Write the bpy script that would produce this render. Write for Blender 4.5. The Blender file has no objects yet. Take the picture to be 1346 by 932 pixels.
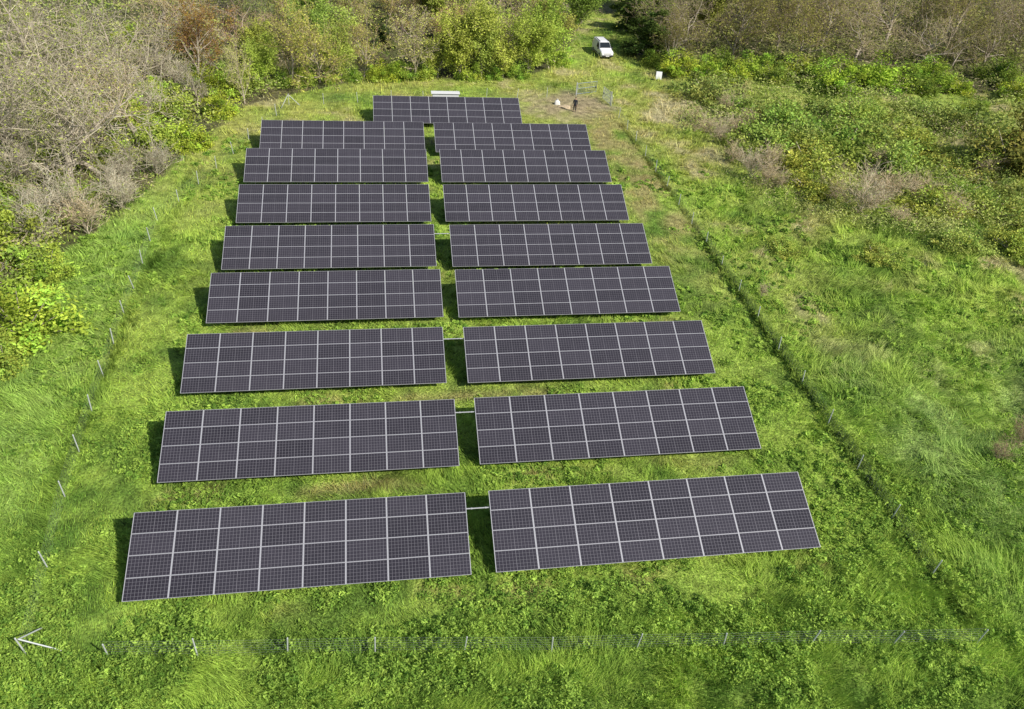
import bpy, math, random
import numpy as np
from mathutils import Vector, Matrix
rng = np.random.default_rng(7); random.seed(7)
scene = bpy.context.scene
COL = scene.collection
rad = math.radians

# ------------------------------------------------------------------ camera maths
F = 1010.0; PX, PY = 673.0, 466.0
vy = np.array([490-PX, -309-PY, F]); vy /= np.linalg.norm(vy)
vx = np.array([7200-PX, 241-PY, F]); vx -= vy*(vx@vy); vx /= np.linalg.norm(vx)
vz = np.cross(vx, vy)
R3 = np.stack([vx, vy, vz])
CAMZ = 34.2
def G(px, py, z=0.0):
    r = R3 @ np.array([px-PX, py-PY, F]); t = (CAMZ-z)/-r[2]
    return float(r[0]*t), float(r[1]*t)
def Gv(px, py):
    r = np.stack([px-PX, py-PY, np.full(len(px), F)], 1) @ R3.T
    t = CAMZ/-r[:, 2]
    return r[:, 0]*t, r[:, 1]*t, t*F

cam = bpy.data.cameras.new('camera'); co = bpy.data.objects.new('camera', cam); COL.objects.link(co)
cam.sensor_width = 36; cam.lens = 36*F/1346; cam.clip_end = 12000
right = R3[:, 0]; up = -R3[:, 1]; back = -R3[:, 2]
M = Matrix.Identity(4)
for i in range(3):
    M[i][0] = right[i]; M[i][1] = up[i]; M[i][2] = back[i]
M[2][3] = CAMZ
co.matrix_world = M
scene.camera = co

# ------------------------------------------------------------------ light
sund = Vector((0.74*math.cos(rad(41)), -0.67*math.cos(rad(41)), math.sin(rad(41)))).normalized()
w = bpy.data.worlds.new('World'); scene.world = w; w.use_nodes = True
nt = w.node_tree; bg = nt.nodes['Background']
sky = nt.nodes.new('ShaderNodeTexSky'); sky.sky_type = 'NISHITA'; sky.sun_disc = False
sky.sun_elevation = rad(41); sky.sun_rotation = math.atan2(sund.x, sund.y)
nt.links.new(sky.outputs[0], bg.inputs[0]); bg.inputs[1].default_value = 0.10
sl = bpy.data.lights.new('sun', 'SUN'); sl.energy = 5.0; sl.angle = rad(0.5); sl.color = (1, 0.95, 0.86)
so = bpy.data.objects.new('sun', sl); COL.objects.link(so)
so.rotation_euler = (-sund).to_track_quat('-Z', 'Y').to_euler()
scene.view_settings.view_transform = 'Standard'; scene.view_settings.look = 'None'; scene.view_settings.exposure = 0

# ------------------------------------------------------------------ noise
_T = rng.random((8, 256, 256))
def vn(x, y, s, k=0):
    x = np.asarray(x, float)/s+37.7*k+500; y = np.asarray(y, float)/s+11.3*k+500
    xi = np.floor(x).astype(int); yi = np.floor(y).astype(int)
    fx = x-xi; fy = y-yi; fx = fx*fx*(3-2*fx); fy = fy*fy*(3-2*fy)
    T = _T[k % 8]; x0 = xi & 255; x1 = (xi+1) & 255; y0 = yi & 255; y1 = (yi+1) & 255
    return (T[x0, y0]*(1-fx)+T[x1, y0]*fx)*(1-fy)+(T[x0, y1]*(1-fx)+T[x1, y1]*fx)*fy
def fbm(x, y, s, k=0, o=3):
    a = 1; t = 0; n = 0
    for i in range(o):
        n = n+a*vn(x, y, s/2**i, k+i); t += a; a *= .5
    return n/t
def ss(a, b, x):
    t = np.clip((x-a)/(b-a), 0, 1); return t*t*(3-2*t)
def hgt(x, y):
    x = np.asarray(x, float); y = np.asarray(y, float)
    wr = ss(31, 42, x); wl = ss(20, 30, -x)
    h = (fbm(x, y, 3, 1)-.5)*0.3
    h = h+wr*((fbm(x, y, 9, 2)-.45)*2.0+(fbm(x, y, 3.2, 6, 2)-.5)*1.1)+wl*(fbm(x, y, 9, 4)-.4)*0.8*(1-wr)
    far = ss(300, 900, np.hypot(x, y))
    return h*(1-far)
def H1(x, y): return float(hgt(np.array([x]), np.array([y]))[0])

# ------------------------------------------------------------------ materials
def new_mat(name):
    m = bpy.data.materials.new(name); m.use_nodes = True
    n = m.node_tree.nodes; n.clear(); o = n.new('ShaderNodeOutputMaterial')
    return m, m.node_tree, o
def pm(name, c, rough=.6, metal=0., var=.18, scale=6., spec=.5):
    m, t, o = new_mat(name); N = t.nodes; L = t.links
    p = N.new('ShaderNodeBsdfPrincipled'); tc = N.new('ShaderNodeTexCoord')
    nz = N.new('ShaderNodeTexNoise'); nz.inputs['Scale'].default_value = scale; nz.inputs['Detail'].default_value = 4
    mr = N.new('ShaderNodeMapRange'); mr.inputs[3].default_value = 1-var; mr.inputs[4].default_value = 1+var
    mx = N.new('ShaderNodeMix'); mx.data_type = 'RGBA'; mx.blend_type = 'MULTIPLY'; mx.inputs[0].default_value = 1
    L.new(tc.outputs['Object'], nz.inputs['Vector']); L.new(nz.outputs[0], mr.inputs[0])
    mx.inputs[6].default_value = (*c, 1); L.new(mr.outputs[0], mx.inputs[7])
    L.new(mx.outputs[2], p.inputs['Base Color'])
    p.inputs['Roughness'].default_value = rough; p.inputs['Metallic'].default_value = metal
    p.inputs['Specular IOR Level'].default_value = spec
    L.new(p.outputs[0], o.inputs[0]); return m
def foliage_mat(name, trans=.28, tint=True):
    m, t, o = new_mat(name); N = t.nodes; L = t.links
    at = N.new('ShaderNodeAttribute'); at.attribute_name = 'col'
    src = at.outputs['Color']
    if tint:
        oi = N.new('ShaderNodeObjectInfo')
        mx = N.new('ShaderNodeMix'); mx.data_type = 'RGBA'; mx.blend_type = 'MULTIPLY'; mx.inputs[0].default_value = 1
        L.new(src, mx.inputs[6]); L.new(oi.outputs['Color'], mx.inputs[7]); src = mx.outputs[2]
    d = N.new('ShaderNodeBsdfDiffuse'); tr = N.new('ShaderNodeBsdfTranslucent'); ms = N.new('ShaderNodeMixShader')
    ms.inputs[0].default_value = trans
    L.new(src, d.inputs[0]); L.new(src, tr.inputs[0]); L.new(d.outputs[0], ms.inputs[1]); L.new(tr.outputs[0], ms.inputs[2])
    L.new(ms.outputs[0], o.inputs[0]); return m
M_FOL = foliage_mat('foliage', .2); M_GRASS = foliage_mat('grass_blades', .25, False)
M_BARK = pm('bark', (.44, .38, .29), .9, 0, .4, 3)
M_ALU = pm('aluminium_frame', (.48, .48, .51), .5, .15, .06)
M_STEEL = pm('galvanised_steel', (.36, .37, .38), .5, .3, .15)
M_POST = pm('fence_post_steel', (.56, .58, .58), .5, .2, .15)
M_WIRE = pm('fence_wire', (.30, .32, .32), .6, .2, .1)
M_WHITE = pm('white_paint', (.8, .8, .8), .35, 0, .05)
M_DOOR = pm('pale_door_paint', (.72, .73, .74), .5, 0, .08)
M_CONDUIT = pm('grey_conduit', (.42, .43, .44), .5, 0, .08)
M_DARK = pm('dark_plastic', (.03, .03, .033), .5)
M_GLASS = pm('tinted_glass', (.02, .025, .03), .06, 0, .05)
M_TYRE = pm('tyre_rubber', (.025, .025, .025), .85)
M_LAMP = pm('lamp_lens', (.6, .62, .65), .1)
M_RED = pm('red_lens', (.4, .02, .02), .2)
M_BLUEGREY = pm('blue_grey_metal', (.24, .30, .37), .5, .2, .1)
M_SOIL = pm('loose_soil', (.52, .41, .26), .95, 0, .35, 5)
M_SACK = pm('white_sack_fabric', (.75, .74, .70), .9, 0, .1, 12)

def ground_mat():
    m, t, o = new_mat('meadow_ground'); N = t.nodes; L = t.links
    at = N.new('ShaderNodeAttribute'); at.attribute_name = 'col'
    tc = N.new('ShaderNodeTexCoord'); p = N.new('ShaderNodeBsdfPrincipled')
    src = at.outputs['Color']
    for sc, lo, hi in ((1.3, .55, 1.35), (7, .5, 1.45)):
        nz = N.new('ShaderNodeTexNoise'); nz.inputs['Scale'].default_value = sc; nz.inputs['Detail'].default_value = 6
        L.new(tc.outputs['Object'], nz.inputs['Vector'])
        mr = N.new('ShaderNodeMapRange'); mr.inputs[1].default_value = .3; mr.inputs[2].default_value = .7
        mr.inputs[3].default_value = lo; mr.inputs[4].default_value = hi; L.new(nz.outputs[0], mr.inputs[0])
        mx = N.new('ShaderNodeMix'); mx.data_type = 'RGBA'; mx.blend_type = 'MULTIPLY'; mx.inputs[0].default_value = 1
        L.new(src, mx.inputs[6]); L.new(mr.outputs[0], mx.inputs[7]); src = mx.outputs[2]
    bp = N.new('ShaderNodeBump'); bp.inputs['Strength'].default_value = .6; bp.inputs['Distance'].default_value = .25
    L.new(nz.outputs[0], bp.inputs['Height']); L.new(bp.outputs[0], p.inputs['Normal'])
    L.new(src, p.inputs['Base Color']); p.inputs['Roughness'].default_value = .95
    p.inputs['Specular IOR Level'].default_value = .1
    L.new(p.outputs[0], o.inputs[0]); return m
M_GROUND = ground_mat()

def cell_mat():
    m, t, o = new_mat('solar_cells'); N = t.nodes; L = t.links
    tc = N.new('ShaderNodeTexCoord'); sp = N.new('ShaderNodeSeparateXYZ'); L.new(tc.outputs['Object'], sp.inputs[0])
    def mth(op, a, b=None):
        n = N.new('ShaderNodeMath'); n.operation = op
        for i, v in enumerate((a, b)):
            if v is None: continue
            if isinstance(v, (int, float)): n.inputs[i].default_value = v
            else: L.new(v, n.inputs[i])
        return n.outputs[0]
    def line(co, pitch, wid):
        f = mth('FRACT', mth('ADD', mth('DIVIDE', co, pitch), 100.0))
        dd = mth('MINIMUM', f, mth('SUBTRACT', 1.0, f))
        return mth('LESS_THAN', mth('MULTIPLY', dd, pitch), wid)
    a = line(sp.outputs[0], 2.07/12, .008); b = line(sp.outputs[1], 1.07/6, .007)
    c = mth('LESS_THAN', mth('ABSOLUTE', sp.outputs[0]), .013)
    g = mth('MAXIMUM', mth('MAXIMUM', a, b), c)
    oi = N.new('ShaderNodeObjectInfo')
    nz = N.new('ShaderNodeTexNoise'); nz.inputs['Scale'].default_value = 1.5; L.new(tc.outputs['Object'], nz.inputs['Vector'])
    v = mth('ADD', mth('MULTIPLY', oi.outputs['Random'], .4), mth('ADD', .55, mth('MULTIPLY', nz.outputs[0], .4)))
    dk = N.new('ShaderNodeMix'); dk.data_type = 'RGBA'; dk.blend_type = 'MULTIPLY'; dk.inputs[0].default_value = 1
    dk.inputs[6].default_value = (.040, .036, .046, 1); L.new(v, dk.inputs[7])
    mx = N.new('ShaderNodeMix'); mx.data_type = 'RGBA'; L.new(g, mx.inputs[0]); L.new(dk.outputs[2], mx.inputs[6])
    mx.inputs[7].default_value = (.16, .153, .17, 1)
    p = N.new('ShaderNodeBsdfPrincipled'); L.new(mx.outputs[2], p.inputs['Base Color'])
    p.inputs['Roughness'].default_value = .2; p.inputs['IOR'].default_value = 1.45
    L.new(p.outputs[0], o.inputs[0]); return m
M_CELL = cell_mat()

# ------------------------------------------------------------------ mesh helpers
class MB:
    def __init__(s): s.v = []; s.f = []
    def add(s, vs, fs):
        b = len(s.v); s.v += [tuple(x) for x in vs]; s.f += [tuple(b+i for i in f) for f in fs]; return s
    def box(s, c, d, rot=None):
        vs = []
        for z in (-.5, .5):
            for x, y in ((-.5, -.5), (.5, -.5), (.5, .5), (-.5, .5)):
                p = Vector((x*d[0], y*d[1], z*d[2]))
                if rot is not None: p = rot @ p
                vs.append(p+Vector(c))
        return s.add(vs, [(3, 2, 1, 0), (4, 5, 6, 7), (0, 1, 5, 4), (1, 2, 6, 5), (2, 3, 7, 6), (3, 0, 4, 7)])
    def tube(s, a, b, r0, r1=None, n=8):
        a = Vector(a); b = Vector(b); r1 = r0 if r1 is None else r1
        q = (b-a).normalized(); u = q.cross(Vector((0, 0, 1)) if abs(q.z) < .9 else Vector((1, 0, 0))).normalized(); w_ = q.cross(u)
        vs = []
        for p, r in ((a, r0), (b, r1)):
            for k in range(n):
                t = 2*math.pi*k/n; vs.append(p+u*(r*math.cos(t))+w_*(r*math.sin(t)))
        fs = [(k, (k+1) % n, n+(k+1) % n, n+k) for k in range(n)]+[tuple(range(n-1, -1, -1)), tuple(range(n, 2*n))]
        return s.add(vs, fs)
    def mesh(s, name, mat, smooth=False):
        me = bpy.data.meshes.new(name); me.from_pydata(s.v, [], s.f); me.materials.append(mat); me.update()
        if smooth:
            me.polygons.foreach_set('use_smooth', [True]*len(me.polygons))
        return me
    def build(s, name, mat, parent=None, smooth=False, bevel=0):
        return link(name, s.mesh(name, mat, smooth), parent, bevel)
def link(name, me, parent=None, bevel=0):
    o = bpy.data.objects.new(name, me); COL.objects.link(o)
    if parent: o.parent = parent
    if bevel:
        b = o.modifiers.new('bevel', 'BEVEL'); b.width = bevel; b.segments = 2; b.limit_method = 'ANGLE'; b.angle_limit = rad(25)
    return o
def tag(o, label, cat, group=None, kind=None):
    o['label'] = label; o['category'] = cat
    if group: o['group'] = group
    if kind: o['kind'] = kind
    return o
def empty(name, loc, rz=0):
    o = bpy.data.objects.new(name, None); COL.objects.link(o); o.location = loc; o.rotation_euler = (0, 0, rz)
    o.empty_display_size = .3; return o
def npmesh(name, V, Fc, col, mat, smooth=False):
    V = np.asarray(V, np.float32).reshape(-1, 3); Fc = np.asarray(Fc, np.int32); n, k = Fc.shape
    me = bpy.data.meshes.new(name); me.vertices.add(len(V)); me.vertices.foreach_set('co', V.ravel())
    me.loops.add(n*k); me.loops.foreach_set('vertex_index', Fc.ravel())
    me.polygons.add(n); me.polygons.foreach_set('loop_start', np.arange(0, n*k, k, dtype=np.int32))
    me.update(calc_edges=True)
    if smooth: me.polygons.foreach_set('use_smooth', np.ones(n, bool))
    if col is not None:
        a = me.color_attributes.new('col', 'FLOAT_COLOR', 'POINT')
        c = np.ones((len(V), 4), np.float32); c[:, :3] = np.clip(col, 0, .85); a.data.foreach_set('color', c.ravel())
    me.materials.append(mat); return me
def tubes_np(S, n):
    S = np.asarray(S, float); p0 = S[:, :3]; p1 = S[:, 3:6]; r0 = S[:, 6]; r1 = S[:, 7]
    d = p1-p0; d /= np.linalg.norm(d, axis=1)[:, None]+1e-9
    ref = np.where(np.abs(d[:, 2:3]) < .9, np.array([[0, 0, 1.]]), np.array([[1., 0, 0]]))
    a = np.cross(d, ref); a /= np.linalg.norm(a, axis=1)[:, None]+1e-9; b = np.cross(d, a)
    th = 2*np.pi*np.arange(n)/n
    ring = a[:, None, :]*np.cos(th)[None, :, None]+b[:, None, :]*np.sin(th)[None, :, None]
    V = np.concatenate([p0[:, None]+ring*r0[:, None, None], p1[:, None]+ring*r1[:, None, None]], 1).reshape(-1, 3)
    k = np.arange(n); q = np.stack([k, (k+1) % n, n+(k+1) % n, n+k], 1)
    Fc = (np.arange(len(S))[:, None, None]*2*n+q[None]).reshape(-1, 4)
    return V, Fc
def leaves_np(P, size, g, zf=.55, asp=.5):
    n = len(P); a = g.normal(size=(n, 3)); a[:, 2] *= zf; a /= np.linalg.norm(a, axis=1)[:, None]
    b = g.normal(size=(n, 3)); b[:, 2] *= zf; b -= a*(a*b).sum(1)[:, None]; b /= np.linalg.norm(b, axis=1)[:, None]
    s = np.asarray(size)*np.ones(n); s = s[:, None]
    V = np.stack([P-a*s, P+b*s*asp, P+a*s, P-b*s*asp], 1).reshape(-1, 3)
    return V, np.arange(4*n).reshape(n, 4)
def inpoly(px, py, poly):
    r = np.zeros(len(px), bool); j = len(poly)-1
    for i in range(len(poly)):
        xi, yi = poly[i]; xj, yj = poly[j]
        c = ((yi > py) != (yj > py)) & (px < (xj-xi)*(py-yi)/((yj-yi)+1e-9)+xi)
        r ^= c; j = i
    return r

# ------------------------------------------------------------------ zones and ground colour
TL = [(-260, 620), (-40, 490), (10, 455), (50, 400), (85, 335), (125, 308), (200, 245), (255, 193), (320, 140), (440, 112), (560, 104), (700, 98), (742, 80), (762, 20), (770, -70), (-260, -70)]
TR = [(838, -70), (832, 30), (850, 82), (930, 98), (1050, 112), (1180, 127), (1346, 122), (1600, 150), (1600, -70)]
RS = [(880, 135), (930, 100), (1200, 125), (1600, 130), (1600, 420), (1250, 335), (1100, 300), (1000, 262), (930, 225)]
ROWY = []
ARR = [((160, 790), (620, 756)), ((652, 752), (1079, 719)), ((206, 635), (604, 612)), ((631, 611), (1000, 588)),
       ((237, 516), (587, 503)), ((615, 503), (941, 491)), ((271, 423), (583, 417)), ((603, 417), (895, 410)),
       ((291, 353), (574, 350)), ((595, 350), (858, 347)), ((310, 292), (567, 291)), ((586, 291), (827, 289)),
       ((320, 239), (563, 239)), ((581, 239), (804, 239)), ((341, 197), (559, 199)), ((573, 200), (778, 201)), ((491, 160), (687, 164))]
ZB = 0.7
APOS = []; AW = []
for a, b in ARR:
    x0, y0 = G(*a, ZB); x1, y1 = G(*b, ZB)
    APOS.append(((x0+x1)/2, (y0+y1)/2)); AW.append((x1-x0)/17.2)
for i in range(0, 16, 2):
    ym = (APOS[i][1]+APOS[i+1][1])/2
    ROWY.append(ym)
    APOS[i] = (APOS[i][0], ym+(APOS[i][1]-ym)*.6); APOS[i+1] = (APOS[i+1][0], ym+(APOS[i+1][1]-ym)*.6)
C_ = lambda *c: np.array(c)
BR, DP, YL, ST, SO = C_(.43, .61, .10), C_(.17, .31, .05), C_(.56, .57, .15), C_(.66, .57, .34), C_(.58, .46, .29)
def lerp(a, b, t): return a+(b-a)*np.asarray(t)[..., None]
gx, gy = G(740, 138)
def dsoil(x, y): return np.hypot((x-gx)/7.0, (y-gy)/5.6)
def gcol(x, y):
    x = np.asarray(x, float); y = np.asarray(y, float)
    n1 = fbm(x, y, 6, 1); n2 = fbm(x, y, 1.7, 2); n3 = fbm(x, y, 16, 3); n4 = fbm(x, y, 3, 5)
    c = lerp(DP, BR, ss(.32, .6, n1*.4+n2*.6))
    ro = ss(30, 34, x); lo = ss(19, 22, -x); fr = 1-ss(21, 27, y)
    dry = (.18+.5*ss(50, 100, y))*(1-ro)+ro*(.35+.4*ss(35, 80, y))
    dry = dry*(1-.7*fr)
    c = lerp(c, YL, np.clip(dry*ss(.25, .7, n3*.6+n4*.4)*1.6, 0, 1))
    cool = ro*(1-ss(34, 52, y))
    c = lerp(c, C_(.35, .52, .15), cool*(.25+.45*ss(.4, .6, n4)))
    c = lerp(c, ST, np.clip(ro*ss(.49, .68, n4*.6+n3*.4)*.8*ss(32, 55, y)+(1-ro)*ss(.62, .8, n4)*ss(60, 95, y)*.6, 0, 1))
    strip = ss(23.5, 25, x)*(1-ss(28.5, 30.5, x))*ss(45, 70, y)*(1-ss(98, 104, y))
    c = lerp(c, C_(.52, .41, .20), strip*ss(.35, .6, n2*.5+n4*.5)*.75)
    for ry in ROWY:
        s = np.exp(-((y-ry+.5)/.5)**2)*ss(-14, -13, x)*(1-ss(23.5, 24, x))
        c = lerp(c, C_(.46, .34, .17), s*ss(.45, .65, n4)*.7)
    d = dsoil(x, y)+1.1*(n2-.5)+.6*(n4-.5)
    c = lerp(c, SO, (1-ss(.4, 1.15, d))*.85)
    c = lerp(c, C_(.34, .53, .13), lo*.5*(1-ss(60, 90, y)))
    return c

# ------------------------------------------------------------------ ground
def axis(lo, hi, step):
    inner = np.arange(lo, hi+step, step); k = np.array([10, 30, 80, 200, 500, 1200, 3000.])
    return np.concatenate([lo-k[::-1], inner, hi+k])
xs = axis(-95, 190, .8); ys = axis(5, 225, .8)
Xg, Yg = np.meshgrid(xs, ys, indexing='ij'); xf = Xg.ravel(); yf = Yg.ravel()
cg = gcol(xf, yf)
rr = R3.T @ np.stack([xf, yf, np.full(len(xf), -CAMZ)])
dz = np.where(rr[2] > 1, rr[2], 1e9); ppx = rr[0]/dz*F+PX; ppy = rr[1]/dz*F+PY
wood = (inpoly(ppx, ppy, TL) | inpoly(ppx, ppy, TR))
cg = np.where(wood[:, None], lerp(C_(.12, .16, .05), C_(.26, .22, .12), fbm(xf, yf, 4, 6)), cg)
V = np.stack([xf, yf, hgt(xf, yf)], 1)
ii = np.arange(len(xs)*len(ys)).reshape(len(xs), len(ys))
Fg = np.stack([ii[:-1, :-1], ii[1:, :-1], ii[1:, 1:], ii[:-1, 1:]], -1).reshape(-1, 4)
g = link('ground', npmesh('ground', V, Fg, cg*.68, M_GROUND, True))
g['kind'] = 'structure'; g['label'] = 'green sloping meadow ground under the solar arrays and scrub'; g['category'] = 'ground'

# ------------------------------------------------------------------ grass (stuff)
def sample(n, y0=-40, y1=1060, x0=-220, x1=1560):
    px = rng.uniform(x0, x1, n); py = rng.uniform(y0, y1, n)
    x, y, dep = Gv(px, py); return px, py, x, y, dep
def blades(x, y, L, wd, lean, yaw, c):
    n = len(x); z = hgt(x, y)-.02
    a = rng.uniform(0, 2*np.pi, n)
    bx, by = np.cos(a)*wd/2, np.sin(a)*wd/2
    hx, hy = np.cos(yaw)*np.sin(lean)*L, np.sin(yaw)*np.sin(lean)*L
    V = np.stack([np.stack([x-bx, y-by, z], 1), np.stack([x+bx, y+by, z], 1), np.stack([x+hx, y+hy, z+np.cos(lean)*L], 1)], 1).reshape(-1, 3)
    return V, np.repeat(c, 3, 0)
px, py, x, y, dep = sample(430000)
scr = (inpoly(px, py, TL) & ((rng.random(len(px)) > .45) | (dep > 105))) | inpoly(px, py, TR)
keep = ~scr & (dep < 190)
keep &= ~((dsoil(x, y)+.9*(fbm(x, y, 1.7, 2)-.5) < .95) & (rng.random(len(x)) < .88))
px, py, x, y, dep = (q[keep] for q in (px, py, x, y, dep))
sc = dep/38
flow = fbm(x, y, 7, 3)*4*np.pi
inside = (x > -19) & (x < 30) & (y > 22) & (y < 99)
L = rng.uniform(.16, .38, len(x))*np.where(inside, .9, 1.35)*np.clip(sc, .9, 1.35)*(.15+1.7*fbm(x, y, 2.2, 4))
wd = rng.uniform(.028, .055, len(x))*np.clip(sc, .9, 3.4)
lean = np.clip(rng.normal(.8, .3, len(x)), .1, 1.35)
yaw = np.where(rng.random(len(x)) < .5, flow, rng.uniform(0, 6.28, len(x)))
c = gcol(x, y)*rng.uniform(.65, 1.4, (len(x), 1))*np.stack([rng.uniform(.9, 1.12, len(x)), np.ones(len(x)), rng.uniform(.8, 1.2, len(x))], 1)
V1, C1 = blades(x, y, L, wd, lean, yaw, c)
# long combed grass: right meadow, outer left, beside the fences
px, py, x, y, dep = sample(33000)
keep = ~(inpoly(px, py, TL) | inpoly(px, py, TR)) & (dep < 130) & (dsoil(x, y) > 1.2)
out = ((x > 31) & (fbm(x, y, 3.0, 6) > .42)) | (((x < -19.5) | (y < 21)) & (fbm(x, y, 5, 6) > .45)) | ((x < 30) & (fbm(x, y, 4, 0) > .60))
keep &= out
x, y, dep = x[keep], y[keep], dep[keep]
nf = 760
fx = np.full(nf, 29.7)+rng.normal(0, .17, nf); fy = 20+72*rng.random(nf)**1.25
lx = rng.normal(0, .25, 350)-19.3; ly = rng.uniform(22, 70, 350)
bx_ = rng.uniform(-18, 30, 600); by_ = rng.normal(21.9, .45, 600)
n0 = len(x)
x = np.concatenate([x, fx, lx, bx_]); y = np.concatenate([y, fy, ly, by_]); K = 13
flow = fbm(x, y, 9, 3)*5*np.pi
cc = gcol(x, y)*rng.uniform(.7, 1.35, (len(x), 1))
cc[n0:n0+nf] *= .72; cc[n0+nf:n0+nf+350] *= .8  # fence-side grass darkened; on the right its deeper green includes painted shade
leanc = np.where((x > 31) & (y < 60), 1.0, .78); leanc[n0:] = .65
sprd = np.where(np.arange(len(x)) >= n0, .12, .18)
X = np.repeat(x, K)+rng.normal(0, 1, len(x)*K)*np.repeat(sprd, K); Y = np.repeat(y, K)+rng.normal(0, .16, len(x)*K)
D = np.clip(np.hypot(X, Y)/38, .9, 2.4)
Lg = rng.uniform(.45, 1.05, len(X))*np.repeat(np.where(x > 31, 1.15, .8), K)
Lg *= np.repeat(np.where((np.arange(len(x)) >= n0) & (y > 60), .6, 1), K)
V2, C2 = blades(X, Y, Lg, rng.uniform(.03, .05, len(X))*D, np.clip(np.repeat(leanc, K)+rng.normal(0, .2, len(X)), .1, 1.35),
                np.repeat(flow, K)+rng.normal(0, .4, len(X)), np.repeat(cc, K, 0)*rng.uniform(.8, 1.2, (len(X), 1)))
V = np.concatenate([V1, V2]); Cc = np.concatenate([C1, C2])
o = link('meadow_grass', npmesh('meadow_grass', V, np.arange(len(V)).reshape(-1, 3), Cc, M_GRASS))
tag(o, 'bright green spring grass covering the fenced field and the slopes', 'grass', None, 'stuff')
# broad leaved weeds
px, py, x, y, dep = sample(34000, 180, 1060)
m = fbm(x, y, 3.0, 7)+.14*(1-ss(20, 34, y))+.05*((x < -13)) + .03*(x > 30)
keep = (m > .53) & ~inpoly(px, py, TL) & (dep < 90)
x, y, dep, m = x[keep], y[keep], dep[keep], m[keep]
nw = 320
x = np.concatenate([x, rng.normal(29.6, .18, nw)]); y = np.concatenate([y, 20+42*rng.random(nw)**1.2]); dep = np.concatenate([dep, np.hypot(29.6, y[-nw:]+8)]); m = np.concatenate([m, np.full(nw, .65)])
K = 22
big = fbm(x, y, 1.8, 3)
edge = ss(.53, .66, m)
Rr = rng.uniform(.12, .42, len(x))*(.5+1.1*big); hh = rng.uniform(.15, .5, len(x))*(.3+1.3*big*(y < 27)+.8*big)*(.5+.8*edge)
under = np.zeros(len(x), bool)
for ry in ROWY: under |= (y > ry-1.0) & (y < ry+4.6) & (x > -14.6) & (x < 25)
hh = np.where(under, np.minimum(hh, .28), hh)
hh[-nw:] = rng.uniform(.3, .7, nw)
rr_ = np.sqrt(rng.random((len(x), K))); th = rng.uniform(0, 6.28, (len(x), K))
X = (x[:, None]+Rr[:, None]*rr_*np.cos(th)).ravel(); Y = (y[:, None]+Rr[:, None]*rr_*np.sin(th)).ravel()
Z = hgt(X, Y)+(hh[:, None]*(1-rr_**2*.8)*rng.uniform(.45, 1, (len(x), K))).ravel()+.02
cw = lerp(C_(.15, .28, .045), C_(.45, .63, .11), rng.random(len(x))**1.1)*rng.uniform(.8, 1.2, (len(x), 1))
cw[-nw:] *= .6  # right fence weeds: darker growth plus shade of tall grass put into colour
lsz = np.repeat(rng.uniform(.04, .115, len(x)), K)*rng.uniform(.7, 1.2, len(X))
Vw, Fw = leaves_np(np.stack([X, Y, Z], 1), lsz*np.clip(np.repeat(dep, K)/38, .9, 2), rng, .5, .42)
o = link('weeds', npmesh('weeds', Vw, Fw, np.repeat(np.repeat(cw, K, 0)*rng.uniform(.8, 1.2, (len(X), 1)), 4, 0), M_GRASS))
tag(o, 'darker broad-leaved weeds growing in clumps through the grass', 'weeds', None, 'stuff')

# ------------------------------------------------------------------ undergrowth (stuff)
def undergrowth(poly, n, amp, s, label, ca, cb, patch=None, lo=.2, y0=-70, brown=.12, ls=1.):
    px = rng.uniform(min(p[0] for p in poly), max(p[0] for p in poly), n); py = rng.uniform(y0, max(p[1] for p in poly), n)
    k = inpoly(px, py, poly); px, py = px[k], py[k]
    x, y, dep = Gv(px, py)
    S = fbm(x, y, s, 5); top = lo+amp*ss(.3, .75, S)
    if patch is not None:
        k = fbm(x, y, 11, 2) > patch; x, y, dep, S, top = x[k], y[k], dep[k], S[k], top[k]
    x = x+rng.normal(0, .7, len(x)); y = y+rng.normal(0, .7, len(x))
    z = hgt(x, y)+top*rng.uniform(.4, 1, len(x))
    c = lerp(ca, cb, np.clip(fbm(x, y, 5, 0)*1.6-.3+rng.normal(0, .12, len(x)), 0, 1))
    br = (rng.random(len(x)) < brown+.5*ss(.5, .7, fbm(x, y, 8, 7)))
    c = np.where(br[:, None], C_(.56, .46, .30)*rng.uniform(.6, 1.3, (len(x), 1)), c)*rng.uniform(.7, 1.3, (len(x), 1))
    Vu, Fu = leaves_np(np.stack([x, y, z], 1), ls*rng.uniform(.10, .2, len(x))*np.clip(dep/70, .7, 2.2), rng, .5, np.where(br, .16, .5)[:, None])
    o = link('undergrowth', npmesh('undergrowth', Vu, Fu, np.repeat(c, 4, 0), M_FOL))
    tag(o, label, 'undergrowth', None, 'stuff')
undergrowth(TL, 150000, 2.6, 5, 'tangled brambles and brushwood filling the wood along the left and far edge', C_(.22, .32, .065), C_(.52, .58, .14), None, .1, -70, .28)
undergrowth(TR, 100000, 3.0, 6, 'olive brushwood under the brown wood at the top right', C_(.15, .19, .055), C_(.38, .40, .12), None, .1, -70, .22)
undergrowth(RS, 160000, 2.2, 4.2, 'low bramble scrub spread over the slope right of the fence', C_(.27, .38, .085), C_(.58, .61, .19), .45, .1, 95, .22, .75)

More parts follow.
